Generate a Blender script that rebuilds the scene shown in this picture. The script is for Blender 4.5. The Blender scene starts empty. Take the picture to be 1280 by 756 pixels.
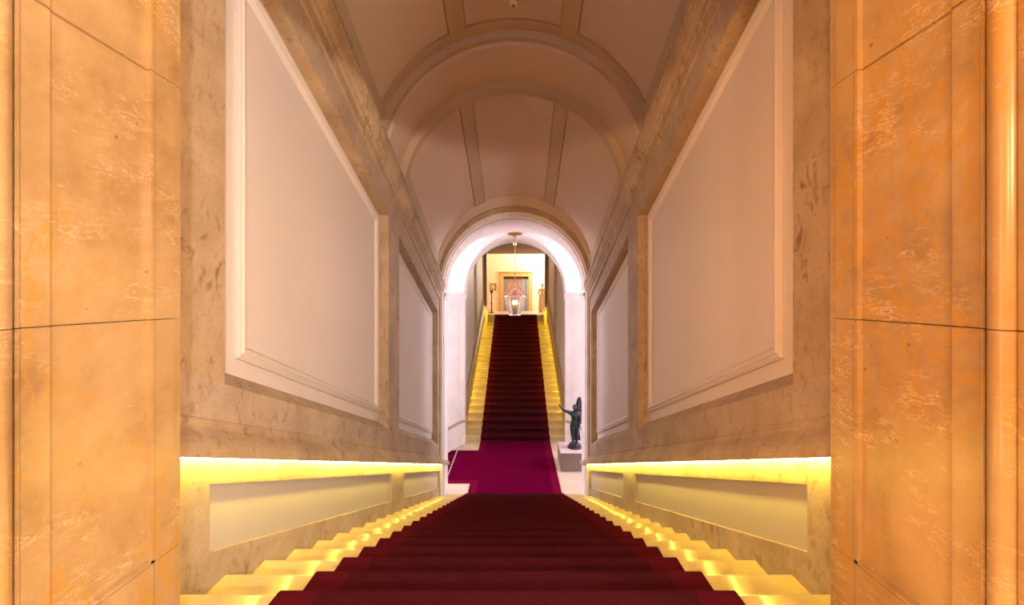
import bpy, bmesh, math, random
from mathutils import Vector, Matrix
from math import sin, cos, pi, sqrt, radians, asin

random.seed(7)
S = bpy.context.scene
COL = S.collection

# ------------------------------------------------------------------ camera, sky, exposure
E = 4.697                      # eye height above the lower landing floor
T, RISE = 0.36, 0.154          # tread and rise of both flights
SL = RISE / T
Y0 = 1.5876                    # edge of the upper floor where the camera stands
FLOOR_TOP = E - 1.309
cd = bpy.data.cameras.new('camera')
cam = bpy.data.objects.new('camera', cd); COL.objects.link(cam)
cam.location = (0.045, 0, E); cam.rotation_euler = (radians(90), 0, 0)
cd.sensor_width = 36; cd.lens = 498 / 1280 * 36
cd.shift_x = (640 - 645.8) / 1280; cd.shift_y = -(378 - 370) / 1280
cd.clip_start = 0.02; cd.clip_end = 200
S.camera = cam
S.view_settings.view_transform = 'Standard'
S.view_settings.look = 'None'
S.view_settings.exposure = 0.0
S.view_settings.gamma = 1.0
S.view_settings.use_curve_mapping = False
S.cycles.use_denoising = True
S.cycles.max_bounces = 10; S.cycles.diffuse_bounces = 6; S.cycles.glossy_bounces = 4
S.cycles.sample_clamp_indirect = 6.0
S.cycles.caustics_reflective = False; S.cycles.caustics_refractive = False

w = bpy.data.worlds.new('sky'); S.world = w; w.use_nodes = True
w.node_tree.nodes['Background'].inputs[0].default_value = (0.80, 0.78, 1.0, 1)
w.node_tree.nodes['Background'].inputs[1].default_value = 3.0

def lamp(name, kind, loc, power, color, **kw):
    d = bpy.data.lights.new(name, kind); d.energy = power; d.color = color
    for k, v in kw.items(): setattr(d, k, v)
    o = bpy.data.objects.new(name, d); COL.objects.link(o); o.location = loc
    return o

WARM = (1.0, 0.56, 0.24)
DAY = (0.96, 0.82, 0.97)
# lamps of the entrance hall behind the camera
lamp('hall_lamp', 'POINT', (-0.10, -3.0, E + 1.30), 520, (1.0, 0.60, 0.30), shadow_soft_size=0.10)
lamp('hall_lamp', 'POINT', (2.0, -3.0, E + 1.30), 900, (1.0, 0.95, 0.93), shadow_soft_size=0.12)
lamp('hall_lamp', 'POINT', (-2.1, -3.0, E + 1.30), 450, (1.0, 0.50, 0.16), shadow_soft_size=0.12)
for h_ in (-1.0, -0.5, 0.0, 0.5, 1.0):      # unseen lights added to put highlights on the round door mouldings
    lamp('moulding_highlight_light', 'POINT', (1.50, 0.55, E + h_), 65, (1.0, 0.80, 0.52), shadow_soft_size=0.06)
    lamp('moulding_highlight_light', 'POINT', (-1.50, 0.55, E + h_), 14, (1.0, 0.80, 0.52), shadow_soft_size=0.06)
# daylight in the windows of the two corridors that cross the landing
for s in (-1, 1):
    o = lamp('window_daylight', 'AREA', (s * 6.6, 10.7, 4.2), 950, DAY, shape='RECTANGLE', size=2.0, size_y=3.4)
    o.rotation_euler = (0, s * radians(90), 0)
# lamps of the upper hall
lamp('upper_hall_lamp', 'POINT', (-2.6, 24.2, 7.3), 110, (1.0, 0.60, 0.30), shadow_soft_size=0.15)
lamp('upper_hall_lamp', 'POINT', (0.5, 25.3, 7.75), 160, (1.0, 0.88, 0.70), shadow_soft_size=0.15)
lamp('upper_hall_lamp', 'POINT', (2.7, 25.2, 6.4), 520, (1.0, 0.93, 0.85), shadow_soft_size=0.15)

# ------------------------------------------------------------------ material helpers
class NT:
    def __init__(s, name):
        s.m = bpy.data.materials.new(name); s.m.use_nodes = True
        s.t = s.m.node_tree; s.b = s.t.nodes['Principled BSDF']
        g = s.n('ShaderNodeNewGeometry'); s.pos = g.outputs['Position']
    def n(s, t, **kw):
        x = s.t.nodes.new(t)
        for k, v in kw.items(): setattr(x, k, v)
        return x
    def l(s, a, b): s.t.links.new(a, b)
    def noise(s, scale, detail=4, rough=0.55, dist=0.0, vec=None):
        x = s.n('ShaderNodeTexNoise'); x.inputs['Scale'].default_value = scale
        x.inputs['Detail'].default_value = detail; x.inputs['Roughness'].default_value = rough
        x.inputs['Distortion'].default_value = dist
        s.l(vec or s.pos, x.inputs['Vector']); return x.outputs['Fac']
    def mapping(s, scale, rot=(0, 0, 0)):
        x = s.n('ShaderNodeMapping'); x.inputs['Scale'].default_value = scale; x.inputs['Rotation'].default_value = rot
        s.l(s.pos, x.inputs['Vector']); return x.outputs['Vector']
    def ramp(s, fac, stops):
        x = s.n('ShaderNodeValToRGB'); e = x.color_ramp.elements
        while len(e) < len(stops): e.new(0.5)
        for i, (p, c) in enumerate(stops):
            e[i].position = p; e[i].color = (*c, 1) if not isinstance(c, (int, float)) else (c, c, c, 1)
        s.l(fac, x.inputs['Fac']); return x.outputs['Color']
    def math(s, op, a, b=None):
        x = s.n('ShaderNodeMath', operation=op)
        for i, v in enumerate((a, b)):
            if v is None: continue
            if isinstance(v, (int, float)): x.inputs[i].default_value = v
            else: s.l(v, x.inputs[i])
        return x.outputs[0]
    def vein(s, fac, width):
        a = s.math('ABSOLUTE', s.math('SUBTRACT', fac, 0.5))
        return s.ramp(a, [(0.0, 1.0), (width, 0.0)])
    def mix(s, fac, a, b, mode='MIX'):
        x = s.n('ShaderNodeMix', data_type='RGBA', blend_type=mode)
        for sock, v in ((x.inputs[0], fac), (x.inputs[6], a), (x.inputs[7], b)):
            if isinstance(v, (int, float)): sock.default_value = v
            elif isinstance(v, tuple): sock.default_value = (*v, 1)
            else: s.l(v, sock)
        return x.outputs[2]
    def fin(s, col=None, rough=None, bump=None, bd=0.01, bs=0.3, metal=0.0, spec=None):
        if col is not None:
            if isinstance(col, tuple): s.b.inputs['Base Color'].default_value = (*col, 1)
            else: s.l(col, s.b.inputs['Base Color'])
        if rough is not None:
            if isinstance(rough, (int, float)): s.b.inputs['Roughness'].default_value = rough
            else: s.l(rough, s.b.inputs['Roughness'])
        s.b.inputs['Metallic'].default_value = metal
        if spec is not None: s.b.inputs['Specular IOR Level'].default_value = spec
        if bump is not None:
            x = s.n('ShaderNodeBump'); x.inputs['Strength'].default_value = bs; x.inputs['Distance'].default_value = bd
            s.l(bump, x.inputs['Height']); s.l(x.outputs[0], s.b.inputs['Normal'])
        return s.m

def mat_gold_marble():
    t = NT('gold_marble')
    base = t.ramp(t.noise(1.6, 8, 0.62, 0.5), [(0.30, (0.20, 0.122, 0.048)), (0.52, (0.275, 0.187, 0.085)), (0.72, (0.345, 0.25, 0.128))])
    base = t.mix(t.ramp(t.noise(7, 6, 0.7), [(0.35, 0.0), (0.75, 0.35)]), base, (0.42, 0.31, 0.17))
    stretch = t.mapping((2.0, 2.6, 1.0), (radians(38), 0, 0))
    ov = t.math('MULTIPLY', t.vein(t.noise(1.7, 9, 0.68, 0.5, stretch), 0.040), t.ramp(t.noise(1.3, 3), [(0.42, 0.0), (0.60, 0.70)]))
    c = t.mix(ov, base, (0.34, 0.185, 0.02))
    for ang_, sc in ((-34, (3.0, 3.0, 9.0)), (28, (3.0, 3.0, 8.0))):
        st2 = t.mapping(sc, (radians(ang_), 0, 0))
        wv = t.math('MULTIPLY', t.vein(t.noise(1.6, 8, 0.66, 0.35, st2), 0.010), t.ramp(t.noise(3.4, 4, 0.6), [(0.50, 0.0), (0.60, 0.55)]))
        c = t.mix(wv, c, (0.62, 0.48, 0.30))
        fl = t.ramp(t.noise(9, 4, 0.6, 0.2, st2), [(0.67, 0.0), (0.76, 0.40)])
        c = t.mix(fl, c, (0.60, 0.44, 0.25))
    sp = t.ramp(t.noise(21, 2), [(0.745, 0.0), (0.765, 0.7)])
    c = t.mix(sp, c, (0.15, 0.06, 0.02))
    return t.fin(c, 0.24, t.noise(9, 3), 0.004, 0.08)

def mat_travertine(name, a, b, dark, amount=0.9, rough=0.6):
    t = NT(name)
    c = t.ramp(t.noise(2.2, 6, 0.6, 0.4), [(0.32, a), (0.68, b)])
    bl = t.math('MULTIPLY', t.ramp(t.noise(17, 6, 0.65, 0.5, t.mapping((1, 1, 0.45))), [(0.54, 0.0), (0.64, amount)]), t.ramp(t.noise(1.9, 3), [(0.40, 0.1), (0.62, 1.0)]))
    c = t.mix(bl, c, dark)
    sp = t.ramp(t.noise(60, 3, 0.7), [(0.55, 0.0), (0.72, 0.45)])
    c = t.mix(sp, c, dark)
    return t.fin(c, rough, t.noise(34, 4), 0.006, 0.25)

def mat_plain(name, col, rough=0.6, var=0.06, scale=3.0, metal=0.0, bump=None, bs=0.15):
    t = NT(name)
    lo = tuple(max(0, x * (1 - var)) for x in col); hi = tuple(min(1, x * (1 + var)) for x in col)
    c = t.ramp(t.noise(scale, 4), [(0.3, lo), (0.7, hi)])
    return t.fin(c, rough, t.noise(bump, 3) if bump else None, 0.004, bs, metal)

def mat_tread():
    t = NT('polished_tread_marble')
    c = t.ramp(t.noise(3.0, 6, 0.6, 0.6), [(0.3, (0.54, 0.425, 0.19)), (0.7, (0.63, 0.52, 0.26))])
    v = t.math('MULTIPLY', t.vein(t.noise(2.4, 5, 0.6, 1.0), 0.02), 0.35)
    c = t.mix(v, c, (0.48, 0.35, 0.16))
    return t.fin(c, t.ramp(t.noise(14, 3), [(0.3, 0.10), (0.7, 0.17)]))

def mat_carpet(name, col, lo):
    t = NT(name)
    c = t.ramp(t.noise(120, 3, 0.7), [(0.3, lo), (0.7, col)])
    c2 = t.mix(t.ramp(t.noise(5, 4), [(0.35, 0.0), (0.7, 0.35)]), c, lo)
    t.b.inputs['Sheen Weight'].default_value = 0.14
    t.b.inputs['Sheen Roughness'].default_value = 0.35
    t.b.inputs['Sheen Tint'].default_value = (*[min(1, x * 4) for x in col], 1)
    return t.fin(c2, 0.95, t.noise(160, 2), 0.006, 0.6, spec=0.0)

def mat_emit(name, col, strength):
    m = bpy.data.materials.new(name); m.use_nodes = True
    b = m.node_tree.nodes['Principled BSDF']
    b.inputs['Base Color'].default_value = (*col, 1)
    b.inputs['Emission Color'].default_value = (*col, 1); b.inputs['Emission Strength'].default_value = strength
    return m

def mat_glass(name, tint=(1, 1, 1), rough=0.0):
    m = bpy.data.materials.new(name); m.use_nodes = True
    b = m.node_tree.nodes['Principled BSDF']
    b.inputs['Base Color'].default_value = (*tint, 1); b.inputs['Transmission Weight'].default_value = 1.0
    b.inputs['Roughness'].default_value = rough; b.inputs['IOR'].default_value = 1.1
    return m

M = {}
M['gold'] = mat_gold_marble()
M['stone'] = mat_travertine('travertine', (0.32, 0.25, 0.18), (0.46, 0.375, 0.29), (0.18, 0.11, 0.055), 0.85)
M['rough_stone'] = mat_travertine('weathered_travertine', (0.32, 0.235, 0.145), (0.47, 0.365, 0.24), (0.17, 0.095, 0.035), 0.9)
M['lit_stone'] = mat_travertine('lit_landing_travertine', (0.70, 0.66, 0.62), (0.80, 0.77, 0.74), (0.52, 0.44, 0.40), 0.45)  # landing travertine whitened, its cool light put into the colour
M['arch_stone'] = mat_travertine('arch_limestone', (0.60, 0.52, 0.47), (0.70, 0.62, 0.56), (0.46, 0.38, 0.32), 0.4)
M['pink_stone'] = mat_travertine('pink_limestone', (0.70, 0.54, 0.50), (0.78, 0.64, 0.60), (0.50, 0.36, 0.32), 0.4)
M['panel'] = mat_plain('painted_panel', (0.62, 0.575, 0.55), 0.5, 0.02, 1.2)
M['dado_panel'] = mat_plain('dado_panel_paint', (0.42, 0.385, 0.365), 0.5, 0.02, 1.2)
M['vault'] = mat_plain('vault_plaster', (0.53, 0.41, 0.31), 0.75, 0.04, 1.0)
M['vault_rib'] = mat_plain('vault_rib_plaster', (0.44, 0.335, 0.225), 0.75, 0.05, 1.5)
M['tread'] = mat_tread()
M['carpet'] = mat_carpet('burgundy_carpet', (0.050, 0.008, 0.013), (0.026, 0.003, 0.006))
M['landing_carpet'] = mat_carpet('magenta_carpet', (0.092, 0.001, 0.020), (0.054, 0.001, 0.012))
M['landing_edge'] = mat_carpet('red_landing_border', (0.135, 0.003, 0.026), (0.085, 0.002, 0.017))
M['carpet_edge'] = mat_carpet('crimson_carpet_border', (0.072, 0.006, 0.014), (0.046, 0.004, 0.009))
M['landing_floor'] = mat_travertine('landing_limestone', (0.46, 0.37, 0.27), (0.54, 0.45, 0.35), (0.36, 0.27, 0.19), 0.35, 0.35)
M['led'] = mat_emit('yellow_led', (1.0, 0.76, 0.10), 120)
M['led_up'] = mat_emit('yellow_led_upper', (1.0, 0.72, 0.03), 190)
M['alu'] = mat_plain('aluminium_channel', (0.6, 0.6, 0.6), 0.35, 0.02, 4, 1.0)
M['bronze'] = mat_plain('green_bronze', (0.022, 0.038, 0.041), 0.28, 0.35, 9, 0.6)
M['bronze_dark'] = mat_plain('dark_bronze', (0.035, 0.027, 0.032), 0.4, 0.3, 9, 0.6)
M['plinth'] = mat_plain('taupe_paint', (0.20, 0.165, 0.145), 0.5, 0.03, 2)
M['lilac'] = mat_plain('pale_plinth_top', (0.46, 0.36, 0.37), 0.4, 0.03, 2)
M['brass'] = mat_plain('aged_brass', (0.55, 0.36, 0.14), 0.32, 0.12, 8, 1.0)
M['hall_wall'] = mat_plain('cream_hall_wall', (0.76, 0.60, 0.40), 0.7, 0.03, 1.5)
M['ochre'] = mat_plain('ochre_door_stone', (0.52, 0.34, 0.12), 0.5, 0.12, 6)
M['brown_stone'] = mat_plain('brown_marble', (0.30, 0.17, 0.08), 0.4, 0.25, 5)
M['dim_lit_brown'] = mat_plain('dim_lit_ceiling_plaster', (0.36, 0.22, 0.12), 0.7, 0.08, 2)  # dim warm light over the far flight put into this brown
M['door_wood'] = mat_plain('taupe_door_panel', (0.34, 0.22, 0.16), 0.5, 0.1, 4)
M['dark_wood'] = mat_plain('dark_wood', (0.10, 0.05, 0.03), 0.4, 0.2, 6)
M['beige'] = mat_plain('beige_plaster_statue', (0.62, 0.45, 0.28), 0.6, 0.12, 7)
M['white'] = mat_plain('white_paint', (0.78, 0.76, 0.74), 0.5, 0.02, 2)
M['smoke'] = mat_plain('detector_plastic', (0.72, 0.58, 0.50), 0.5, 0.02, 2)
M['blue_grey'] = mat_plain('blue_grey_leaf', (0.30, 0.36, 0.42), 0.4, 0.05, 2)
M['glass'] = mat_glass('frosted_glass', (1, 1, 1), 0.3)
M['picture'] = mat_plain('framed_print', (0.60, 0.42, 0.26), 0.5, 0.25, 14)
M['bulb'] = mat_emit('warm_bulb', (1.0, 0.72, 0.40), 26)
M['copper'] = mat_plain('copper_crown', (0.62, 0.34, 0.20), 0.35, 0.15, 12, 0.7)
M['room_floor'] = mat_plain('entrance_floor_marble', (0.45, 0.28, 0.14), 0.3, 0.12, 3)
M['room_wall'] = mat_plain('entrance_wall_marble', (0.60, 0.38, 0.20), 0.4, 0.12, 2)

# ------------------------------------------------------------------ mesh helpers
class MB:
    def __init__(s): s.v = []; s.f = []; s.sm = []
    def add(s, vs, fs, smooth=False):
        o = len(s.v); s.v += [tuple(p) for p in vs]
        for f in fs: s.f.append(tuple(i + o for i in f)); s.sm.append(smooth)
        return s
    def box(s, x0, x1, y0, y1, z0, z1):
        return s.hexa([(x0, y0, z0), (x1, y0, z0), (x1, y1, z0), (x0, y1, z0), (x0, y0, z1), (x1, y0, z1), (x1, y1, z1), (x0, y1, z1)])
    def hexa(s, p):
        return s.add(p, [(0, 3, 2, 1), (4, 5, 6, 7), (0, 1, 5, 4), (1, 2, 6, 5), (2, 3, 7, 6), (3, 0, 4, 7)])
    def prism(s, poly, fn, a, b, smooth=False):
        """poly of 2-D points swept from a to b; fn(p, t) gives the 3-D point"""
        n = len(poly)
        vs = [fn(p, a) for p in poly] + [fn(p, b) for p in poly]
        fs = [(i, (i + 1) % n, n + (i + 1) % n, n + i) for i in range(n)]
        s.add(vs, fs, smooth)
        o = len(s.v) - 2 * n
        s.f.append(tuple(o + i for i in reversed(range(n)))); s.f.append(tuple(o + n + i for i in range(n))); s.sm += [False, False]
        return s
    def lathe(s, prof, c=(0, 0, 0), n=24, smooth=True, mat=None):
        vs = []; fs = []
        for r, z in prof:
            for k in range(n):
                a = 2 * pi * k / n; p = Vector((r * cos(a), r * sin(a), z))
                if mat: p = mat @ p
                vs.append((p.x + c[0], p.y + c[1], p.z + c[2]))
        for i in range(len(prof) - 1):
            for k in range(n):
                k2 = (k + 1) % n; fs.append((i * n + k, i * n + k2, (i + 1) * n + k2, (i + 1) * n + k))
        s.add(vs, fs, smooth)
        o = len(s.v) - len(vs)
        s.f.append(tuple(o + k for k in reversed(range(n)))); s.sm.append(False)
        s.f.append(tuple(o + (len(prof) - 1) * n + k for k in range(n))); s.sm.append(False)
        return s
    def tube(s, pts, r, n=10):
        pts = [Vector(p) for p in pts]; rings = []
        for i, p in enumerate(pts):
            d = (pts[min(i + 1, len(pts) - 1)] - pts[max(i - 1, 0)]).normalized()
            u = d.cross(Vector((0, 0, 1)) if abs(d.z) < .9 else Vector((1, 0, 0))).normalized(); v = d.cross(u)
            rr = r[i] if isinstance(r, (list, tuple)) else r
            rings += [p + u * rr * cos(2 * pi * k / n) + v * rr * sin(2 * pi * k / n) for k in range(n)]
        m = len(pts)
        fs = [(i * n + k, i * n + (k + 1) % n, (i + 1) * n + (k + 1) % n, (i + 1) * n + k) for i in range(m - 1) for k in range(n)]
        s.add(rings, fs, True); o = len(s.v) - len(rings)
        s.f.append(tuple(o + k for k in reversed(range(n)))); s.f.append(tuple(o + (m - 1) * n + k for k in range(n))); s.sm += [False, False]
        return s
    def grid(s, rows, smooth=True):
        """rows: list of equally long point rows"""
        nr, nc = len(rows), len(rows[0])
        return s.add([p for r in rows for p in r], [(i * nc + j, i * nc + j + 1, (i + 1) * nc + j + 1, (i + 1) * nc + j) for i in range(nr - 1) for j in range(nc - 1)], smooth)
    def mesh(s, name, mat, off=(0, 0, 0), bevel=0.0, fix=True):
        me = bpy.data.meshes.new(name)
        me.from_pydata([(p[0] - off[0], p[1] - off[1], p[2] - off[2]) for p in s.v], [], s.f)
        me.polygons.foreach_set('use_smooth', s.sm)
        bm = bmesh.new(); bm.from_mesh(me)
        bmesh.ops.remove_doubles(bm, verts=bm.verts, dist=1e-5)
        if fix: bmesh.ops.recalc_face_normals(bm, faces=bm.faces)
        for e in bm.edges:
            if len(e.link_faces) != 2 or e.calc_face_angle(0) > 0.6: e.smooth = False
        if bevel:
            es = [e for e in bm.edges if len(e.link_faces) == 2 and e.calc_face_angle(0) > 0.7]
            bmesh.ops.bevel(bm, geom=es, offset=bevel, segments=2, affect='EDGES', clamp_overlap=True)
        bm.to_mesh(me); bm.free()
        if mat is not None: me.materials.append(mat)
        return me
    def build(s, name, mat, parent=None, bevel=0.0, local=False, fix=True):
        off = (0, 0, 0)
        if parent is not None and not local: off = WLOC.get(parent.name, (0, 0, 0))
        o = bpy.data.objects.new(name, s.mesh(name, mat, off, bevel, fix)); COL.objects.link(o)
        WLOC[o.name] = off
        if parent is not None: o.parent = parent
        return o
WLOC = {}

def tag(o, label=None, cat=None, group=None, kind=None):
    if label: o['label'] = label
    if cat: o['category'] = cat
    if group: o['group'] = group
    if kind: o['kind'] = kind
    return o
def empty(name, loc, label=None, cat=None, group=None, kind=None):
    o = bpy.data.objects.new(name, None); COL.objects.link(o); o.location = loc; o.empty_display_size = 0.1
    WLOC[o.name] = tuple(loc); return tag(o, label, cat, group, kind)
def struct(name, label=None):
    return empty(name, (0, 0, 0), label, None, None, 'structure')
def plab(o, label): o['label'] = label; return o
def box(name, mat, parent, *a, bevel=0.0): return MB().box(*a).build(name, mat, parent, bevel)

zl = lambda y, zp: E - SL * y + zp                    # slope of the flight going down
U0 = 12.92                                            # first riser of the flight going up
zu = lambda y, h: RISE + SL * (y - U0) + h            # slope of the flight going up
def sbox(mb, s, x0, x1, y0, y1, a, b, z=zl):
    X = (s * x0, s * x1)
    return mb.hexa([(X[0], y0, z(y0, a)), (X[1], y0, z(y0, a)), (X[1], y1, z(y1, a)), (X[0], y1, z(y1, a)),
                    (X[0], y0, z(y0, b)), (X[1], y0, z(y0, b)), (X[1], y1, z(y1, b)), (X[0], y1, z(y1, b))])
def sweep(mb, s, prof, y0, y1, W, z=zl, smooth=False):
    return mb.prism(prof, lambda p, y: (s * (W - p[0]), y, z(y, p[1])), y0, y1, smooth)

W = 1.645           # half width of the stair hall
SIDE = {-1: 'left', 1: 'right'}

# ------------------------------------------------------------------ floors
f = struct('floor')
box('landing_floor', M['landing_floor'], f, -7, 7, 9.13, 12.95, -0.3, 0)
box('entrance_floor', M['room_floor'], f, -4, 4, -7, Y0 - 0.02, FLOOR_TOP - 0.3, FLOOR_TOP)
box('upper_hall_floor', M['landing_floor'], f, -5, 5, U0 + 23 * T + 0.02, 31, 3.396, 3.696)

# ------------------------------------------------------------------ stair hall walls
NB = 1.6
for s in (-1, 1):
    wl = struct('wall_' + SIDE[s]); tr = struct('trim_%d' % (1 if s < 0 else 2))
    ST = M['stone']
    sbox(MB(), s, W, 2.3, NB, 9.3, -1.6, -0.471).build('dado_base', ST, wl)
    sbox(MB(), s, W, 2.3, NB, 9.3, -0.097, 0.24).build('dado_rail', M['rough_stone'], wl)
    for a, b in ((NB, 2.193), (5.40, 5.98), (8.70, 9.3)):
        sbox(MB(), s, W, 2.3, a, b, -0.471, -0.097).build('dado_stile', ST, wl)
    for a, b in ((2.193, 5.40), (5.98, 8.70)):
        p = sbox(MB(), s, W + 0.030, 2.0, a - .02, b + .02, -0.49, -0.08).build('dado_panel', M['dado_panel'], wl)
    # moulded ledge that hides the light strip
    led = [(-0.30, 0.262), (0.0, 0.262), (0.012, 0.255), (0.018, 0.240), (0.012, 0.225), (0.022, 0.205), (0.045, 0.180), (0.075, 0.150),
           (0.098, 0.118), (0.108, 0.090), (0.110, 0.045), (0.092, 0.045), (0.092, 0.080), (-0.30, 0.080)]
    sweep(MB(), s, led, NB, 9.40, W).build('ledge', M['rough_stone'], tr)
    # field above the ledge
    sbox(MB(), s, W, 2.3, NB, 8.78, 0.24, 0.475).build('wall_base', ST, wl)
    for a, b in ((NB, 2.307), (5.27, 5.73), (8.55, 8.78)):
        sbox(MB(), s, W, 2.3, a, b, 0.475, 3.33).build('pilaster', M['rough_stone'] if a < 2 else ST, wl)
    sbox(MB(), s, W, 2.3, NB, 8.78, 3.33, 3.63).build('frieze', ST, wl)
    for a, b in ((2.307, 5.27), (5.73, 8.55)):
        sbox(MB(), s, W + 0.13, 2.2, a, b, 0.475, 3.33).build('wall_panel', M['panel'], wl)
        # sloping sill
        MB().prism([(0, 0.475), (-0.13, 0.475), (-0.13, 0.585)], lambda p, y: (s * (W - p[0]), y, zl(y, p[1])), a, b).build('sill', M['rough_stone'], wl)
        # thin returns of the recess in weathered stone
        sbox(MB(), s, W + 0.002, W + 0.13, b - 0.012, b + 0.0, 0.475, 3.33).build('recess_return', M['rough_stone'], wl)
        sbox(MB(), s, W + 0.002, W + 0.13, a, b, 3.318, 3.33).build('recess_soffit', M['rough_stone'], wl)
        # raised moulding on the panel
        ya, yb, za, zb = a + (0.262 if a < 3 else 0.16), b - 0.07, 0.70, 3.255
        mo = [(0.0, 0.0), (0.0, 0.018), (0.02, 0.030), (0.035, 0.022), (0.05, 0.034), (0.075, 0.030), (0.095, 0.012), (0.105, 0.0)]
        mb = MB(); rows = []
        for cx, cz, sy, sz in ((ya, za, 1, 1), (yb, za, -1, 1), (yb, zb, -1, -1), (ya, zb, 1, -1), (ya, za, 1, 1)):
            rows.append([(s * (W + 0.13 - h), cx + sy * d, zl(cx + sy * d, cz + sz * d)) for d, h in mo])
        mb.grid(rows, False).build('panel_moulding', M['panel'], wl, fix=False)
    cor = [(-0.65, 3.63), (0.0, 3.63), (0.022, 3.64), (0.022, 3.76), (0.040, 3.775), (0.048, 3.80), (0.045, 3.815), (0.075, 3.85), (0.098, 3.91),
           (0.105, 3.95), (0.118, 3.955), (0.118, 4.03), (0.08, 4.05), (-0.65, 4.13)]
    sweep(MB(), s, cor, NB, 8.78, W).build('cornice', M['rough_stone'], tr)

# ------------------------------------------------------------------ vault over the stair
ZC = 4.13
ceil = struct('ceiling')
def vstrip(y0, y1, r0, r1, t0, t1, name, mat, n=None):
    n = n or max(2, int(abs(t1 - t0) / 3))
    a = [radians(t0 + (t1 - t0) * i / n) for i in range(n + 1)]
    mb = MB()
    P = lambda r, t, y: (r * sin(t), y, zl(y, ZC + r * cos(t)))
    mb.grid([[P(r0, t, y0) for t in a], [P(r0, t, y1) for t in a]])
    mb.grid([[P(r1, t, y0) for t in a], [P(r1, t, y1) for t in a]])
    for y in (y0, y1): mb.grid([[P(r0, t, y) for t in a], [P(r1, t, y) for t in a]], False)
    for t in (a[0], a[-1]): mb.grid([[P(r0, t, y0), P(r0, t, y1)], [P(r1, t, y0), P(r1, t, y1)]], False)
    return mb.build(name, mat, ceil)
def bay(y0, y1, ya, yb, R, r_in, r_out, side):
    """frame of ribs at radius R, three panels set back a little"""
    vstrip(y0, y1, R + 0.035, R + 0.14, -90, 90, 'vault_shell', M['vault'], 60)
    V = M['vault_rib']
    vstrip(y0, ya, R, R + 0.05, -90, 90, 'cross_rib', V, 60)
    vstrip(yb, y1, R, R + 0.05, -90, 90, 'cross_rib', V, 60)
    for a, b in ((-90, -side), (-r_out, -r_in), (r_in, r_out), (side, 90)):
        vstrip(ya, yb, R, R + 0.05, a, b, 'long_rib', V)
    for a, b in ((-side, -r_out), (-r_in, r_in), (r_out, side)):
        g = 0.5
        vstrip(ya + 0.02, yb - 0.02, R + 0.014, R + 0.05, a + g, b - g, 'vault_panel', M['vault'])
Y1, Y2, Y3 = 5.633, 6.18, 8.80
bay(NB, Y1, 1.75, 5.47, 1.99, 19.4, 26.2, 64.8)
vstrip(Y1, Y2, 1.82, 2.13, -90, 90, 'cross_arch', M['vault'], 60)
vstrip(Y1 - 0.05, Y1 + 0.01, 1.88, 2.0, -90, 90, 'arch_roll', M['vault_rib'], 60)
vstrip(Y2 - 0.04, Y2 + 0.01, 1.70, 1.84, -90, 90, 'arch_face', M['vault_rib'], 60)
bay(Y2, Y3, Y2 + 0.06, 8.62, 1.70, 22.3, 29.6, 74.7)

# smoke detector on the crown
dz = zl(5.27, ZC + 1.985)
sd = empty('smoke_detector', (0.0, 5.27, dz), 'small round pinkish smoke detector on the crown of the brown vault', 'smoke detector')
MB().lathe([(0.055, 0.02), (0.055, -0.008), (0.048, -0.018), (0.035, -0.02)], (0, 0, 0)).build('base', M['smoke'], sd, local=True)
MB().lathe([(0.022, -0.018), (0.022, -0.034), (0.012, -0.042), (0.003, -0.044)], (0, 0, 0)).build('sensor', M['dim_lit_brown'], sd, local=True)

# ------------------------------------------------------------------ near arch (end of the stair hall)
RA, ZS = 1.57, E + 0.15
YA = 8.75
arch = struct('trim_5')
def arch_curve(r, zc, n=40, foot=0.0):
    pts = [(-r, foot), (-r, foot + 0.5 * (zc - foot))] + [(-r * cos(pi * i / n), zc + r * sin(pi * i / n)) for i in range(n + 1)]
    return pts + [(r, foot + 0.5 * (zc - foot)), (r, foot)]
outer = arch_curve(1.80, E + 0.387); inner = arch_curve(RA, ZS)
def arch_at(t, y):
    return [(o[0] * (1 - t) + i[0] * t, y, o[1] * (1 - t) + i[1] * t) for o, i in zip(outer, inner)]
prof = [(0.00, 8.60), (0.30, 8.63), (0.48, 8.66), (0.50, 8.70), (0.72, 8.74), (0.74, 8.725), (0.96, 8.725), (0.98, 8.745), (1.0, 8.80)]
MB().grid([arch_at(t, y) for t, y in prof[:3]], False).build('archivolt_outer_moulding', M['vault'], arch)
MB().grid([arch_at(t, y) for t, y in prof[2:5]], False).build('archivolt_cove', M['rough_stone'], arch)
MB().grid([arch_at(t, y) for t, y in prof[4:]], False).build('archivolt_band', M['lit_stone'], arch)
MB().grid([arch_at(1.0, 8.80), [(x * 0.994, 8.80, z - (0.009 if z > ZS else 0)) for x, y, z in arch_at(1.0, 8.80)], [(x * 0.994, 8.82, z - (0.009 if z > ZS else 0)) for x, y, z in arch_at(1.0, 8.80)]], False).build('joint_shadow_step', M['stone'], arch)
# body of the arch wall above the landing vault
for s in (-1, 1):
    box('pier', M['lit_stone'], arch, *sorted((s * RA, s * 2.9)), 8.80, 9.35, -0.05, ZS)
    # impost moulding
    MB().prism([(0, -.22), (0.02, -.20), (0.02, -.16), (0.045, -.11), (0.06, -.10), (0.06, -.06), (0, -.06)],
               lambda p, y: (s * (RA - p[0]), y, ZS + p[1] - .02), 8.83, 9.37).build('impost', M['lit_stone'], arch)
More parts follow.
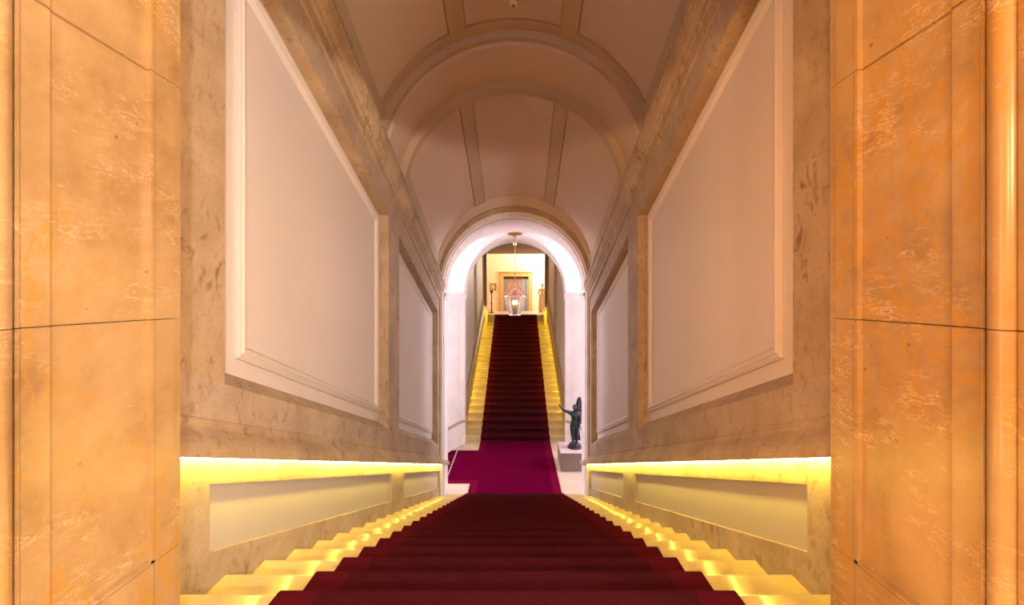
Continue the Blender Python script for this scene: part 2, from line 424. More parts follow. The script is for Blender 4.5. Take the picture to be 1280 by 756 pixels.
# voussoirs of the near arch
NV = 15
for k in range(NV):
    a0 = pi * k / NV + 0.003; a1 = pi * (k + 1) / NV - 0.003
    aa = [a0 + (a1 - a0) * i / 6 for i in range(7)]
    mb = MB()
    poly = [(-RA * cos(a), ZS + RA * sin(a)) for a in aa] + [(-(RA + .45) * cos(a), ZS + (RA + .45) * sin(a)) for a in reversed(aa)]
    mb.prism(poly, lambda p, y: (p[0], y, p[1]), 8.80, 9.35)
    mb.build('voussoir', M['arch_stone'], arch)

# ------------------------------------------------------------------ groin vault over the landing
YC, RY = 10.85, 1.5
def groin(i_sign_quadrants=None):
    n = 26
    aa = [-pi / 2 + pi * i / (2 * n) for i in range(2 * n + 1)]
    xs = [RA * sin(a) for a in aa]; ys = [YC + RY * sin(a) for a in aa]
    parts = {'long': MB(), 'cross': MB()}
    def zh(i, j):
        return ZS + RA * max(cos(aa[i]), cos(aa[j]))
    for i in range(2 * n):
        for j in range(2 * n):
            p = [(xs[i], ys[j], zh(i, j)), (xs[i + 1], ys[j], zh(i + 1, j)), (xs[i + 1], ys[j + 1], zh(i + 1, j + 1)), (xs[i], ys[j + 1], zh(i, j + 1))]
            ci = abs(i + .5 - n); cj = abs(j + .5 - n)
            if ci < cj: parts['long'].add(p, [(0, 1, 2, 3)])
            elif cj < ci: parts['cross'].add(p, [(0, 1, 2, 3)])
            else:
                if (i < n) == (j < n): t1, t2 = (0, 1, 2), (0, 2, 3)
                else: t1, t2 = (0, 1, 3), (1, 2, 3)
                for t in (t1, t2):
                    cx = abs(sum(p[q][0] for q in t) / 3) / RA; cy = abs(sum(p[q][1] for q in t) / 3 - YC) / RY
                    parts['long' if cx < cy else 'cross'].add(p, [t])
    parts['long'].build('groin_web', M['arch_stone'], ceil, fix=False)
    parts['cross'].build('groin_web', M['lit_stone'], ceil, fix=False)
    for s in (-1, 1):   # transverse barrels over the corridors
        mb = MB(); mb.grid([[(s * x, YC + RY * sin(a), ZS + RA * cos(a)) for a in aa] for x in (RA, 6.0)])
        mb.build('corridor_vault', M['lit_stone'], ceil, fix=False)
groin()

# far arch of the landing: voussoirs between the groin and the flight going up
far = struct('trim_6')
for k in range(NV):
    a0 = pi * k / NV + 0.002; a1 = pi * (k + 1) / NV - 0.002
    aa = [a0 + (a1 - a0) * i / 6 for i in range(7)]
    poly = [(-RA * cos(a), ZS + RA * sin(a)) for a in aa] + [(-(RA + .6) * cos(a), ZS + (RA + .6) * sin(a)) for a in reversed(aa)]
    MB().prism(poly, lambda p, y: (p[0], y, p[1]), YC + RY, 12.92).build('voussoir', M['lit_stone'], far)
for s in (-1, 1):
    pl = [(1.60, 12.92), (1.60, 12.62), (1.74, 12.52), (2.06, 11.78), (2.9, 11.78), (2.9, 12.92)]
    MB().prism(pl, lambda p, z: (s * p[0], p[1], z), -0.05, ZS - .26).build('pier', M['lit_stone'], far)
    cap = [(1.57, 12.92), (1.57, 12.58), (1.71, 12.49), (2.04, 11.74), (2.9, 11.74), (2.9, 12.92)]
    MB().prism(cap, lambda p, z: (s * p[0], p[1], z), ZS - .26, ZS - .06).build('impost', M['lit_stone'], far)
    # flat ledge round the pier
    lg = [(1.575, 12.60), (1.715, 12.485), (2.03, 11.73), (2.9, 11.73), (2.9, 11.9), (2.05, 11.9), (1.74, 12.62)]
    MB().prism(lg, lambda p, z: (s * p[0], p[1], z), 0.70, 0.78).build('pier_ledge', M['rough_stone'], far)
    box('corridor_wall', M['lit_stone'], far, *sorted((s * 2.9, s * 6.0)), 12.30, 12.9, -0.05, ZS)
    box('upper_wall_mass', M['lit_stone'], far, *sorted((s * 1.6, s * 2.9)), YC + RY, 12.92, ZS - .06, ZS + .02)
for s in (-1, 1):
    box('corridor_wall', M['lit_stone'], arch, *sorted((s * 2.9, s * 6.0)), 8.9, 9.38, -0.05, ZS)

# windows at the ends of the corridors
for i, s in enumerate((-1, 1)):
    wn = struct('window_%d' % (i + 1))
    x = s * 6.0
    for a in ((9.3, 9.8, 0, 6.8), (11.9, 12.4, 0, 6.8), (9.8, 11.9, 0, 2.0), (9.8, 11.9, 6.2, 6.8)):
        box('window_wall', M['lit_stone'], wn, x - .1, x + .1, *a)
    for a in ((9.8, 9.87, 2.0, 6.2), (11.83, 11.9, 2.0, 6.2), (10.81, 10.89, 2.0, 6.2), (9.87, 11.83, 2.0, 2.08), (9.87, 11.83, 6.12, 6.2), (9.87, 11.83, 4.6, 4.67)):
        box('window_frame', M['white'], wn, x - .04, x + .04, *a)

# ------------------------------------------------------------------ upper flight walls
YT = U0 + 23 * T       # 21.2, head of the flight
for s in (-1, 1):
    u = struct('wall_upper_' + SIDE[s]); tr = struct('trim_%d' % (3 if s < 0 else 4))
    sbox(MB(), s, W, 2.3, U0, YT + .1, -1.0, 0.56, zu).build('dado_base', M['rough_stone'], u)
    led = [(-0.3, 0.80), (0.0, 0.80), (0.03, 0.77), (0.06, 0.72), (0.075, 0.68), (0.075, 0.64), (0.06, 0.64), (0.06, 0.66), (-0.3, 0.66)]
    sweep(MB(), s, led, U0 + .02, YT - .3, W, zu).build('ledge', M['brown_stone'], tr)
    sbox(MB(), s, W, 2.3, U0, YT + .1, 0.56, 1.05, zu).build('wall_base', M['rough_stone'], u)
    for a, b in ((U0, 13.4), (16.6, 17.1), (20.6, YT + .1)):
        sbox(MB(), s, W, 2.3, a, b, 1.05, 7.0, zu).build('pilaster', M['stone'], u)
    for a, b in ((13.4, 16.6), (17.1, 20.6)):
        sbox(MB(), s, W + .06, 2.2, a, b, 1.0, 7.0, zu).build('wall_panel', M['panel'], u)
        sbox(MB(), s, W + .02, W + .06, a + .18, b - .12, 1.22, 1.30, zu).build('panel_moulding', M['panel'], u)
        for q in (a + .18, b - .20):
            sbox(MB(), s, W + .02, W + .06, q, q + .08, 1.30, 6.0, zu).build('panel_moulding', M['panel'], u)
    box('end_pilaster', M['brown_stone'], tr, *sorted((s * 1.53, s * 2.3)), 20.75, 21.32, 3.0, 7.0)
    # small block where the stair meets the upper floor
    MB().prism([(20.2, 3.2), (20.2, 3.55), (20.35, 3.92), (21.2, 4.02), (21.2, 3.2)], lambda p, x: (x, p[0], p[1]), *sorted((s * 1.42, s * 1.56))).build('newel_block', M['tread'], tr, 0.006)
box('flight_ceiling', M['dim_lit_brown'], ceil, -2.3, 2.3, 12.92, 21.35, 6.98, 7.2)
box('upper_wall_mass', M['dim_lit_brown'], far, -2.9, 2.9, 12.6, 12.92, 6.55, 7.2)

# ------------------------------------------------------------------ stairs
def step_mesh(d, name):
    """one step: tread slab with a rounded nosing and a riser below; d=+1 the flight falls along +y"""
    r = 0.022; ov = 0.022
    pr = [(-T - 0.02, 0), (ov - r, 0)] + [(ov - r + r * sin(a), -r + r * cos(a)) for a in [pi * i / 8 for i in range(1, 8)]] + [(ov - r, -2 * r), (0, -2 * r), (0, -RISE - 0.004), (-T - 0.02, -RISE - 0.004)]
    mb = MB(); mb.prism(pr, lambda p, x: (x, d * p[0], p[1]), -W + .002, W - .002)
    return mb.mesh(name, M['tread'])
def flight(label, d, y0, z0, n):
    st = empty('staircase', (0, y0, z0), label, 'staircase')
    me = step_mesh(d, 'step')
    for k in range(n):
        o = bpy.data.objects.new('step', me); COL.objects.link(o); o.parent = st
        o.location = (0, k * T, -d * k * RISE)
    return st
flight('pale polished marble flight descending from the foreground to the landing', 1, 1.9476, E - 1.463, 21)
flight('pale marble flight rising beyond the landing to the bright upper hall', -1, U0, RISE, 24)

def carpet_path(d, ys, z0, n, off):
    """section of a runner over n nosings (y, z), starting on the tread before the first nosing"""
    pts = []
    ov, r = 0.022, 0.022
    for k in range(n):
        yn = ys + d * 0 + k * T; zn = z0 - d * k * RISE
        seg = [(-T * 0.5, off), (0, off)]
        seg += [((ov - r) + (r + off) * sin(a), -r + (r + off) * cos(a)) for a in [pi * i / 6 for i in range(1, 5)]]
        seg += [(off + 0.006, -2 * r - off - 0.006), (off, -2 * r - off - 0.025), (off, -RISE + off + 0.01), (off + 0.01, -RISE + off)]
        if d > 0: pts += [(yn + a, zn + b) for a, b in seg]
        else: pts += [(yn - a, zn + b) for a, b in reversed(seg)]
    return pts
def runner(mb, path, base, x0, x1):
    a = [[(x, y, z) for y, z in path] for x in (x0, x1)]
    b = [[(x, y, z) for y, z in base] for x in (x0, x1)]
    mb.grid(a, False); mb.grid(b, False)
    for x in (x0, x1): mb.grid([[(x, y, z) for y, z in path], [(x, y, z) for y, z in base]], False)
    for q in (0, -1):
        mb.grid([[(x, *path[q]) for x in (x0, x1)], [(x, *base[q]) for x in (x0, x1)]], False)
    return mb
CX, BW = 1.12, 0.20
def stair_carpet(label, d, y0, z0, n):
    c = empty('stair_carpet', (0, y0, z0), label, 'carpet')
    p = carpet_path(d, y0, z0, n, 0.016); b = carpet_path(d, y0, z0, n, 0.003)
    runner(MB(), p, b, -CX + BW, CX - BW).build('runner', M['carpet'], c)
    for s in (-1, 1):
        plab(runner(MB(), p, b, *sorted((s * (CX - BW), s * CX))).build('border', M['carpet_edge'], c), 'brighter red border strip')
stair_carpet('burgundy runner with red borders on the descending foreground stairs', 1, 1.9476, E - 1.463, 21)
stair_carpet('very dark burgundy runner on the rising far stairs', -1, U0, RISE, 24)

# ------------------------------------------------------------------ landing carpet
lc = empty('landing_carpet', (0, 11, 0), 'flat magenta carpet on the landing with a branch to the left', 'carpet')
h = 0.016
ya, yb = 9.20, U0 - 0.06
YB0, YB1 = 9.98, 12.10
box('field', M['landing_carpet'], lc, -CX + BW, CX - BW, ya, yb, 0.001, h)
plab(box('border', M['landing_edge'], lc, CX - BW, CX, ya, yb, 0.001, h), 'red border strip')
plab(box('border', M['landing_edge'], lc, -CX, -CX + BW, ya, YB0, 0.001, h), 'red border strip')
plab(box('border', M['landing_edge'], lc, -CX, -CX + BW, YB1, yb, 0.001, h), 'red border strip')
box('branch', M['landing_carpet'], lc, -1.735, -CX + BW, YB0 + .16, YB1 - .1, 0.001, h)
plab(box('border', M['landing_edge'], lc, -1.735, -CX + BW, YB0, YB0 + .16, 0.001, h), 'red border strip')
plab(box('border', M['landing_edge'], lc, -1.735, -CX + BW, YB1 - .1, YB1, 0.001, h), 'red border strip')
tag(box('threshold_strip', M['alu'], None, -1.77, -1.735, YB0, YB1, 0.0, 0.022), 'thin pale metal strip across the left branch of the landing carpet', 'threshold strip')
tag(box('corridor_carpet', M['landing_carpet'], None, -5.8, -1.775, YB0, YB1, 0.001, h), 'dark magenta carpet running off left beyond the metal strip', 'carpet')

# ------------------------------------------------------------------ light strips
def strip(side, label, y0, y1, z, hgt, inset, mat):
    r = empty('light_strip', (side * (W - inset), (y0 + y1) / 2, z((y0 + y1) / 2, hgt)), label, 'light strip', None)
    mb = MB(); sweep(mb, side, [(inset + .020, hgt - .026), (inset + .012, hgt), (inset + .016, hgt + .002), (inset + .024, hgt - .025)], y0, y1, W, z); mb.build('diffuser', mat, r)
    mb = MB(); sweep(mb, side, [(inset + .032, hgt - .019), (inset + .032, hgt + .012), (inset + .010, hgt + .012), (inset + .010, hgt + .0025), (inset + .0162, hgt + .0025), (inset + .0238, hgt - .019)], y0, y1, W, z); mb.build('channel', M['alu'], r)
strip(-1, 'glowing yellow light strip under the left ledge of the foreground stairs', NB + .01, 9.38, zl, 0.064, 0.020, M['led'])
strip(1, 'glowing yellow light strip under the right ledge of the foreground stairs', NB + .01, 9.38, zl, 0.064, 0.020, M['led'])
strip(-1, 'yellow light strip under the left ledge of the far stairs', 13.6, YT - .35, zu, 0.645, 0.03, M['led_up'])
strip(1, 'yellow light strip under the right ledge of the far stairs', 13.6, YT - .35, zu, 0.645, 0.03, M['led_up'])

# ------------------------------------------------------------------ marble door jambs on both sides of the camera
JX = 1.29
HEAD = E + 1.90
rows_z = [FLOOR_TOP - 0.02, E - 0.98, E - 0.087, E + 0.825, HEAD + .3]
def jpoly(pts, s, z0, z1, name, par, bevel=0.003):
    return MB().prism(pts, lambda p, z: (s * p[0], p[1], z), z0, z1).build(name, M['gold'], par, bevel)
for s in (-1, 1):
    j = struct('wall_entrance_' + SIDE[s])
    g = 0.0012
    back = 1.75
    for i in range(len(rows_z) - 1):
        z0, z1 = rows_z[i] + g, rows_z[i + 1] - g
        # outer frame with its small rounded arris
        jpoly([(JX, 1.470), (JX, 1.556), (JX + .006, 1.560), (JX + .006, 1.588), (JX + .02, 1.596), (back, 1.596), (back, 1.470)], s, z0, z1, 'marble_slab', j, 0.0)
        # field slab, set back a little; solid at the bottom row
        dx = 0.0 if i == 0 else 0.016
        jpoly([(JX + dx, 1.149), (JX + dx, 1.4695), (back, 1.4695), (back, 1.149)], s, z0, z1, 'marble_slab', j)
        # bead between frame and field
        if i > 0:
            jpoly([(JX - .003, 1.452), (JX - .003, 1.466), (JX + .004, 1.470), (JX + .02, 1.4693), (JX + .018, 1.452)], s, z0, z1, 'bead', j, 0.0)
        # band, fillet and round column nearest the room
        jpoly([(JX + .006, 1.068), (JX + .006, 1.148), (back, 1.148), (back, 1.068)], s, z0, z1, 'marble_slab', j)
        jpoly([(JX - .004, 1.058), (JX - .004, 1.067), (back, 1.067), (back, 1.058)], s, z0, z1, 'fillet', j, 0.002)
        cyl = [(JX + .016 - .036 * cos(radians(a)), 1.0235 + .034 * sin(radians(a))) for a in range(-90, 91, 10)]
        cyl = [(back, 0.9895)] + cyl + [(back, 1.0575)]
        c = MB().prism(cyl, lambda p, z: (s * p[0], p[1], z), z0, z1, True).build('round_moulding', M['gold'], j)
        jpoly([(JX - .002, 0.972), (JX - .002, 0.989), (back, 0.989), (back, 0.972)], s, z0, z1, 'fillet', j, 0.002)
        cyl = [(JX + .016 - .034 * cos(radians(a)), 0.935 + .036 * sin(radians(a))) for a in range(-90, 91, 10)]
        MB().prism([(back, 0.899)] + cyl + [(back, 0.971)], lambda p, z: (s * p[0], p[1], z), z0, z1, True).build('round_moulding', M['gold'], j)
    # bead along the foot of the field panel
    MB().prism([(JX - .003, 0.0), (JX - .003, .012), (JX + .018, .016), (JX + .018, 0.0)], lambda p, y: (s * p[0], y, E - 0.98 + p[1]), 1.149, 1.468).build('bead', M['gold'], j)
    box('jamb_core', M['room_wall'], j, *sorted((s * 1.74, s * 2.6)), 0.90, 1.596, FLOOR_TOP - .3, 9.2)
jh = struct('wall_entrance_head')
box('lintel', M['gold'], jh, -1.76, 1.76, 0.90, 1.596, HEAD, 9.2)
er = struct('wall_entrance_room')
box('back_wall', M['room_wall'], er, -4.2, 4.2, -7.2, -7.0, 3.2, 8.0)
for s in (-1, 1):
    box('side_wall', M['room_wall'], er, *sorted((s * 4.0, s * 4.2)), -7, 1.2, 3.2, 8.0)
    box('front_wall', M['room_wall'], er, *sorted((s * 2.6, s * 4.2)), 0.92, 1.2, 3.2, 8.0)
box('entrance_ceiling', M['white'], ceil, -4.2, 4.2, -7.2, 1.2, 7.9, 8.1)

# ------------------------------------------------------------------ upper hall
uh = struct('wall_upper_hall')
FZ = 3.696
YW = 26.5
for a in ((-5, -1.04, 0, 5.5), (1.04, 5, 0, 5.5), (-1.04, 1.04, 2.40, 5.5)):
    box('hall_wall', M['hall_wall'], uh, a[0], a[1], YW, YW + .3, FZ + a[2], FZ + a[3])
for s in (-1, 1):
    box('hall_side_wall', M['hall_wall'], uh, *sorted((s * 5, s * 5.2)), 21.3, 31, FZ, FZ + 5.5)
    box('hall_near_wall', M['hall_wall'], uh, *sorted((s * 2.3, s * 5.2)), 21.32, 21.6, FZ, FZ + 5.5)
box('hall_near_wall', M['dim_lit_brown'], uh, -2.3, 2.3, 21.34, 21.6, 6.98, FZ + 5.5)
box('hall_ceiling', M['white'], ceil, -5.2, 5.2, 21.3, 31, FZ + 5.5, FZ + 5.7)
box('back_room_wall', M['white'], uh, -5, 5, 30.8, 31, FZ, FZ + 5.5)
dr = struct('door_1')
for s in (-1, 1):
    MB().prism([(0.83, 0), (1.08, 0), (1.08, 2.55), (0.83, 2.30)], lambda p, y: (s * p[0], y, FZ + p[1]), YW - .1, YW + .32).build('door_casing', M['ochre'], dr, 0.01)
MB().prism([(-0.83, 2.30), (0.83, 2.30), (1.08, 2.55), (-1.08, 2.55)], lambda p, y: (p[0], y, FZ + p[1]), YW - .1, YW + .32).build('door_casing', M['ochre'], dr, 0.01)
box('door_cornice', M['ochre'], dr, -1.14, 1.14, YW - .16, YW, FZ + 2.55, FZ + 2.63, bevel=.015)
box('transom', M['dark_wood'], dr, -0.83, 0.83, YW + .1, YW + .2, FZ + 2.14, FZ + 2.30)
lf = box('door_leaf', M['door_wood'], dr, -0.66, 0.40, YW + .14, YW + .19, FZ + .02, FZ + 2.14)
for x0, x1 in ((-0.60, -0.30), (-0.25, 0.05), (0.10, 0.36)):
    box('leaf_panel', M['door_wood'], lf, x0, x1, YW + .125, YW + .14, FZ + .25, FZ + 2.0, bevel=.006)
op = box('door_leaf', M['blue_grey'], dr, 0.66, 0.70, YW + .2, YW + 1.0, FZ + .02, FZ + 2.14)
lamp('back_room_lamp', 'POINT', (1.6, 28.6, 6.3), 120, (1.0, 0.95, 0.92), shadow_soft_size=0.2)

# picture on the left of the far wall
pf = empty('picture_frame', (-1.52, YW - .03, FZ + 1.62), 'small framed picture on the far wall left of the doorway', 'picture')
x, z = -1.52, FZ + 1.62
for a in ((x - .2, x + .2, z + .17, z + .21), (x - .2, x + .2, z - .21, z - .17), (x - .2, x - .16, z - .17, z + .17), (x + .16, x + .2, z - .17, z + .17)):
    box('frame_bar', M['dark_wood'], pf, a[0], a[1], YW - .045, YW, a[2], a[3])
box('print', M['picture'], pf, x - .16, x + .16, YW - .02, YW - .002, z - .17, z + .17)
# slim dark figure on a pillar stand
def lath(name, prof, mat, par, n=16): return MB().lathe(prof, (0, 0, 0), n).build(name, mat, par, local=True)
sl = empty('slender_stand', (-1.44, 23.6, FZ), 'slim dark standing candelabrum left of the far doorway', 'candelabrum')
lath('foot', [(0.15, 0), (0.15, .04), (0.07, .07), (0.05, .14)], M['dark_wood'], sl)
lath('stem', [(0.035, .12), (0.03, .5), (0.05, .56), (0.03, .62), (0.026, 1.1), (0.05, 1.16), (0.03, 1.2)], M['bronze_dark'], sl)
lath('cup', [(0.03, 1.18), (0.09, 1.26), (0.10, 1.32), (0.02, 1.34)], M['bronze_dark'], sl)
lath('candle', [(0.02, 1.33), (0.02, 1.62), (0.004, 1.66)], M['beige'], sl)

# ------------------------------------------------------------------ figures
def skin(name, verts, edges, radii, mat, par, root=0, sub=2):
    me = bpy.data.meshes.new(name); me.from_pydata(verts, edges, [])
    me.materials.append(mat)
    o = bpy.data.objects.new(name, me); COL.objects.link(o); o.parent = par
    m = o.modifiers.new('skin', 'SKIN'); m.use_smooth_shade = True
    for i, r in enumerate(radii):
        sv = me.skin_vertices[0].data[i]; sv.radius = (r, r) if isinstance(r, (int, float)) else r
        sv.use_root = (i == root)
    sb = o.modifiers.new('sub', 'SUBSURF'); sb.levels = sub; sb.render_levels = sub
    return o
def chain_body(name, chains, mat, par, sub=2, fat=1.0):
    """chains: lists of ((x,y,z), radius); points that coincide are joined"""
    V, Rr, Ed, idx = [], [], [], {}
    for ch in chains:
        prev = None
        for p, r in ch:
            r = tuple(q * fat for q in r) if isinstance(r, tuple) else r * fat
            k = tuple(round(c, 4) for c in p)
            if k not in idx: idx[k] = len(V); V.append(p); Rr.append(r)
            if prev is not None and prev != idx[k]: Ed.append((prev, idx[k]))
            prev = idx[k]
    return skin(name, V, Ed, Rr, mat, par, 0, sub)

def fingers(base, d, side, L, r):
    """five separate fingers from a palm at base pointing along d; side = thumb direction"""
    out = []
    d = Vector(d).normalized(); sd_ = Vector(side).normalized(); up = d.cross(sd_)
    for i, (o, l) in enumerate(((.36, .90), (.12, 1.0), (-.12, .93), (-.36, .72))):
        a = Vector(base) + sd_ * o * L * .62 - d * L * .2
        out.append([(tuple(a), r), (tuple(a + d * L * .45 * l + d * L * .2), r * .9), (tuple(a + d * L * .75 * l + d * L * .2 - up * L * .12), r * .8), (tuple(a + d * L * 1.0 * l + d * L * .2 - up * L * .3), r * .6)])
    a = Vector(base) + sd_ * .3 * L - d * .45 * L
    out.append([(tuple(a), r * 1.1), (tuple(a + sd_ * L * .4 + d * L * .25), r), (tuple(a + sd_ * L * .55 + d * L * .6), r * .7)])
    return out

# bronze winged statue on its plinth
PX0, PX1, PY0, PY1, PH = 1.22, 2.02, 10.66, 11.5, 0.49
pl = empty('plinth', ((PX0 + PX1) / 2, (PY0 + PY1) / 2, 0), 'low taupe box plinth on the landing under the bronze statue', 'plinth')
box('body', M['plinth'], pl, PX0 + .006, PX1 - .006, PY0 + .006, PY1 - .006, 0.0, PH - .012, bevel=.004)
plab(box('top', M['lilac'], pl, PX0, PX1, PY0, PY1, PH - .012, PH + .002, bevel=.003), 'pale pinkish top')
bx, by, bz = 1.66, 11.08, PH + .002
stt = empty('winged_statue', (bx, by, bz), 'dark green bronze winged figure with one arm raised, on the landing plinth', 'statue')
MB().lathe([(0.20, 0), (0.20, .03), (0.17, .05), (0.16, .10), (0.12, .13), (0.05, .14)], (0, 0, 0), 14).build('base', M['bronze_dark'], stt, local=True)
pel = (-0.01, 0, 0.64)
body = [
    [(pel, (.098, .080)), ((-0.015, 0, 0.74), (.082, .066)), ((-0.012, 0.0, 0.86), (.100, .074)), ((-0.008, .005, 0.945), (.098, .068)), ((0.0, 0, 0.995), .040), ((0.002, -.004, 1.035), .036)],
    [(pel, .09), ((-0.062, -.01, 0.585), .076), ((-0.055, -.04, 0.36), .050), ((-0.045, -.01, 0.16), .032), ((-0.045, -.055, 0.125), .026), ((-0.05, -.10, 0.12), .020)],
    [(pel, .09), ((0.05, 0.01, 0.585), .076), ((0.062, 0.0, 0.36), .052), ((0.06, 0.04, 0.16), .034), ((0.07, -0.0, 0.125), .027), ((0.08, -.05, 0.12), .020)],
    [((-0.008, .005, 0.945), .09), ((-0.115, 0, 0.955), .050), ((-0.26, -.03, 1.02), .036), ((-0.38, -.06, 1.13), .025), ((-0.415, -.065, 1.165), .026)],
    [((-0.008, .005, 0.945), .09), ((0.105, 0.01, 0.945), .050), ((0.155, 0.03, 0.77), .038), ((0.115, -.07, 0.62), .028), ((0.105, -.10, 0.59), .027)],
]
bd = chain_body('body', body, M['bronze'], stt, fat=1.2)
# head with face and hair
hd = MB()
hc = Vector((0.0, -.012, 1.105))
rows = []
for i in range(13):
    th = pi * i / 12; row = []
    for k in range(25):
        ph = 2 * pi * k / 24
        x, y, z = sin(th) * cos(ph) * .056, sin(th) * sin(ph) * .070, cos(th) * .078
        if z < 0: x *= 1 + z * 3.2; y *= 1 + z * 2.0
        if y < 0:
            fr = max(0, 1 - abs(x) / .016)
            if -.03 < z < .012: y -= .016 * fr * (1 - max(0, (z + .02) / .034) if z > -.02 else (z + .03) / .01)      # nose
            for ex in (-.021, .021):
                q = ((x - ex) ** 2 + (z - .008) ** 2) / .00012
                y += .008 * math.exp(-q)                                                             # eye hollows
            y -= .005 * math.exp(-((x / .018) ** 2 + ((z + .043) / .007) ** 2))                         # mouth
        row.append(tuple(hc + Vector((x, y, z))))
    rows.append(row)
hd.grid(rows); hd.build('head', M['bronze'], stt, local=True)
hr = MB()
rows = []
for i in range(9):
    th = pi * .62 * i / 8
    rows.append([tuple(hc + Vector((sin(th) * cos(ph) * .062, .012 + sin(th) * sin(ph) * .070 * (1 if sin(ph) > 0 else .72), .006 + cos(th) * .082 + .004 * sin(7 * ph)))) for ph in [2 * pi * k / 24 for k in range(25)]])
hr.grid(rows); hr.build('hair', M['bronze_dark'], stt, local=True)
for base, d, side in (((-0.425, -.066, 1.18), (-.5, -.1, .85), (.85, 0, .5)), ((0.10, -.11, 0.575), (-.2, -.3, -.9), (-.8, -.5, 0))):
    b = Vector(base)
    hand = MB()
    for ch in fingers(base, d, side, .055, .0085):
        hand.tube([p for p, r in ch], [r for p, r in ch], 6)
    hand.build('hand', M['bronze'], stt, local=True)
# drapery hanging behind the legs
dr_ = MB(); rows = []
for i in range(10):
    z = 0.66 - i * .056; wdt = .10 + .06 * i / 9
    rows.append([(0.03 + wdt * (k / 10 - .35) * 1.4, .085 + .02 * sin(k * 2.1 + i * .3) + .03 * i / 9, z) for k in range(11)])
dr_.grid(rows); rows2 = [[(x, y + .02, z) for x, y, z in r] for r in rows]; dr_.grid(rows2)
for k in (0, -1): dr_.grid([[r[k] for r in rows], [r[k] for r in rows2]])
dr_.grid([rows[-1], rows2[-1]]); dr_.grid([rows[0], rows2[0]])
dr_.build('drapery', M['bronze_dark'], stt, local=True)
# two wings made of overlapping feathers
for s, (ox, oy, tilt) in ((1, (0.02, .07, .18)), (-1, (-0.03, .11, .62))):
    wg = MB().tube([(ox, oy, 0.80), (ox + .07 * 1, oy + .05, 0.98), (ox + .10 + tilt * .1, oy + .12, 1.20), (ox + .12 + tilt * .1, oy + .15, 1.34)], [.03, .034, .026, .008], 8).build('wing', M['bronze_dark'], stt, local=True)
    for k in range(9):
        t = k / 8
        a = Vector((ox + .05 + .07 * t + tilt * .1 * t, oy + .05 + .10 * t, .92 + .40 * t)); L = .40 - .06 * t
        d = Vector((.42 - .30 * t + .05 * s, .22, -1.0 + .25 * t)).normalized(); sdv = Vector((.9, .35, .3)).normalized() * .048
        nn = d.cross(sdv).normalized() * .006
        p = [a - sdv, a + sdv, a + d * L * .75 + sdv * 1.1, a + d * L, a + d * L * .75 - sdv * 1.0]
        fm = MB(); fm.add([q + nn for q in p] + [q - nn for q in p], [(0, 1, 2, 3, 4), (9, 8, 7, 6, 5)] + [(i, (i + 1) % 5, 5 + (i + 1) % 5, 5 + i) for i in range(5)])
        fm.build('feather', M['bronze_dark'], wg, local=True)

# pale statue by the far doorway
ps = empty('pale_statue', (1.62, 24.2, FZ), 'beige draped statue standing right of the far doorway', 'statue')
lath('base', [(0.24, 0), (0.24, .08), (0.20, .10), (0.19, .14)], M['beige'], ps, 12)
chs = [
    [((0, 0, .90), (.15, .12)), ((0, 0, 1.10), (.12, .10)), ((0, 0, 1.32), (.15, .11)), ((0, 0, 1.42), (.13, .09)), ((0, 0, 1.50), .05), ((0, -.01, 1.55), .05)],
    [((0, 0, .90), .14), ((-.07, 0, .84), .11), ((-.06, -.05, .50), .08), ((-.06, 0, .20), .055), ((-.06, -.08, .16), .04)],
    [((0, 0, .90), .14), ((.07, 0, .84), .11), ((.07, -.01, .50), .08), ((.07, .02, .20), .055), ((.08, -.06, .16), .04)],
    [((0, 0, 1.42), .13), ((-.18, 0, 1.40), .065), ((-.24, -.02, 1.14), .05), ((-.14, -.16, 1.02), .04)],
    [((0, 0, 1.42), .13), ((.18, 0, 1.40), .065), ((.24, .02, 1.12), .05), ((.22, -.08, .90), .04)],
]
chain_body('body', chs, M['beige'], ps)
MB().lathe([(0.03, 1.54), (0.06, 1.57), (0.085, 1.64), (0.088, 1.70), (0.07, 1.76), (0.03, 1.79)], (0, -.01, 0), 16).build('head', M['beige'], ps, local=True)
mb = MB(); rows = []
for i in range(9):
    z = 1.02 - i * .11
    rows.append([((.19 + .05 * i / 8 + .018 * sin(9 * a)) * cos(a), (.15 + .05 * i / 8 + .018 * sin(9 * a)) * sin(a), z) for a in [2 * pi * k / 36 for k in range(37)]])
mb.grid(rows).build('drapery', M['beige'], ps, local=True)
# hands of the pale statue
for base, d, side in (((-.12, -.19, 1.0), (.6, -.6, -.2), (0, 0, 1)), ((.215, -.11, .85), (0, -.2, -1), (-.8, -.6, 0))):
    hm = MB()
    for ch in fingers(base, d, side, .085, .013): hm.tube([p for p, r in ch], [r for p, r in ch], 6)
    hm.build('hand', M['beige'], ps, local=True)

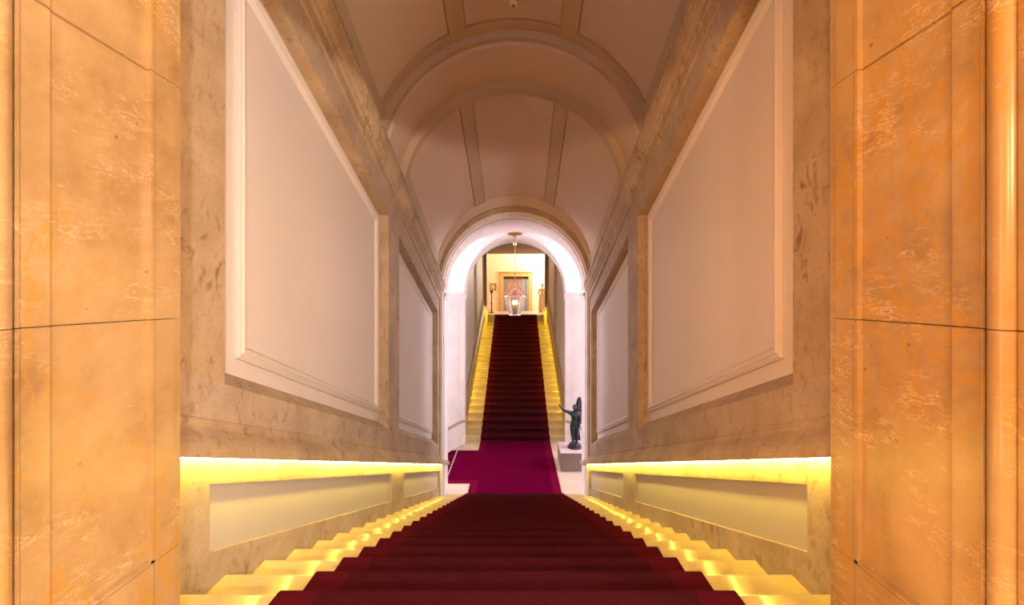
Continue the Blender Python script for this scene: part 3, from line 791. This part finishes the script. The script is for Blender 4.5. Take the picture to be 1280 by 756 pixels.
# ------------------------------------------------------------------ hanging lantern
LY = 10.85; LZ = E - 0.52
ln = empty('lantern', (0.0, LY, LZ), 'large glazed lantern with a coppery crown hanging on a rod over the landing', 'lantern')
top = ZS + RA - LZ
lath('ceiling_boss', [(0.05, top - .10), (0.09, top - .06), (0.17, top - .05), (0.20, top - .03), (0.20, top + .01)], M['brass'], ln, 24)
lath('rod', [(0.012, .80), (0.012, top - .06)], M['brass'], ln, 8)
lath('lamp_cup', [(0.012, top - .36), (0.04, top - .34), (0.055, top - .28), (0.02, top - .24)], M['brass'], ln, 12)
r0, r1, hz = 0.15, 0.285, 0.52
lath('bottom_ring', [(0.10, -.01), (r0, 0), (r0 + .012, .015), (r0, .03)], M['white'], ln, 6)
ang = [radians(60 * k) for k in range(6)]
for k in range(6):
    c, s_ = cos(ang[k]), sin(ang[k]); c2, s2 = cos(ang[(k + 1) % 6]), sin(ang[(k + 1) % 6])
    fb = MB().tube([(r0 * c, r0 * s_, .02), (r1 * c, r1 * s_, hz)], .011, 6).build('frame_bar', M['white'], ln, local=True)
    MB().tube([(r1 * c, r1 * s_, hz), (r1 * c2, r1 * s2, hz)], .012, 6).build('frame_bar', M['white'], ln, local=True)
    q = .97
    n_ = Vector((c + c2, s_ + s2, 0)).normalized() * .004
    p = [Vector((r0 * c * q, r0 * s_ * q, .03)), Vector((r0 * c2 * q, r0 * s2 * q, .03)), Vector((r1 * c2 * q, r1 * s2 * q, hz)), Vector((r1 * c * q, r1 * s_ * q, hz))]
    gm = MB(); gm.hexa([tuple(p[0]), tuple(p[1]), tuple(p[1] - n_), tuple(p[0] - n_), tuple(p[3]), tuple(p[2]), tuple(p[2] - n_), tuple(p[3] - n_)])
    gm.build('pane', M['glass'], ln, local=True)
    # crown leaf and scroll
    MB().tube([(r1 * c, r1 * s_, hz), (.245 * c, .245 * s_, hz + .09), (.18 * c, .18 * s_, hz + .18), (.08 * c, .08 * s_, hz + .25), (.012 * c, .012 * s_, hz + .28)], [.014, .016, .012, .012, .008], 6).build('scroll', M['copper'], ln, local=True)
    lp = MB().tube([(r1 * c, r1 * s_, hz), (1.12 * r1 * c, 1.12 * r1 * s_, hz + .06), (r1 * c, r1 * s_, hz + .10)], [.016, .022, .006], 6).build('crown_leaf', M['copper'], ln, local=True)
lath('crown', [(0.20, hz), (0.21, hz + .02), (0.17, hz + .05), (0.12, hz + .10), (0.10, hz + .12), (0.05, hz + .16), (0.03, hz + .26), (0.012, hz + .32)], M['copper'], ln, 18)
for k in range(3):
    a = radians(120 * k + 30)
    MB().lathe([(0.014, .10), (0.014, .30)], (.06 * cos(a), .06 * sin(a), 0), 10).build('candle', M['white'], ln, local=True)
    MB().lathe([(0.010, .30), (0.020, .33), (0.016, .37), (0.003, .41)], (.06 * cos(a), .06 * sin(a), 0), 10).build('bulb', M['bulb'], ln, local=True)
lath('candle_tray', [(0.02, 0.05), (0.10, .09), (0.10, .105), (0.02, .10)], M['brass'], ln, 16)
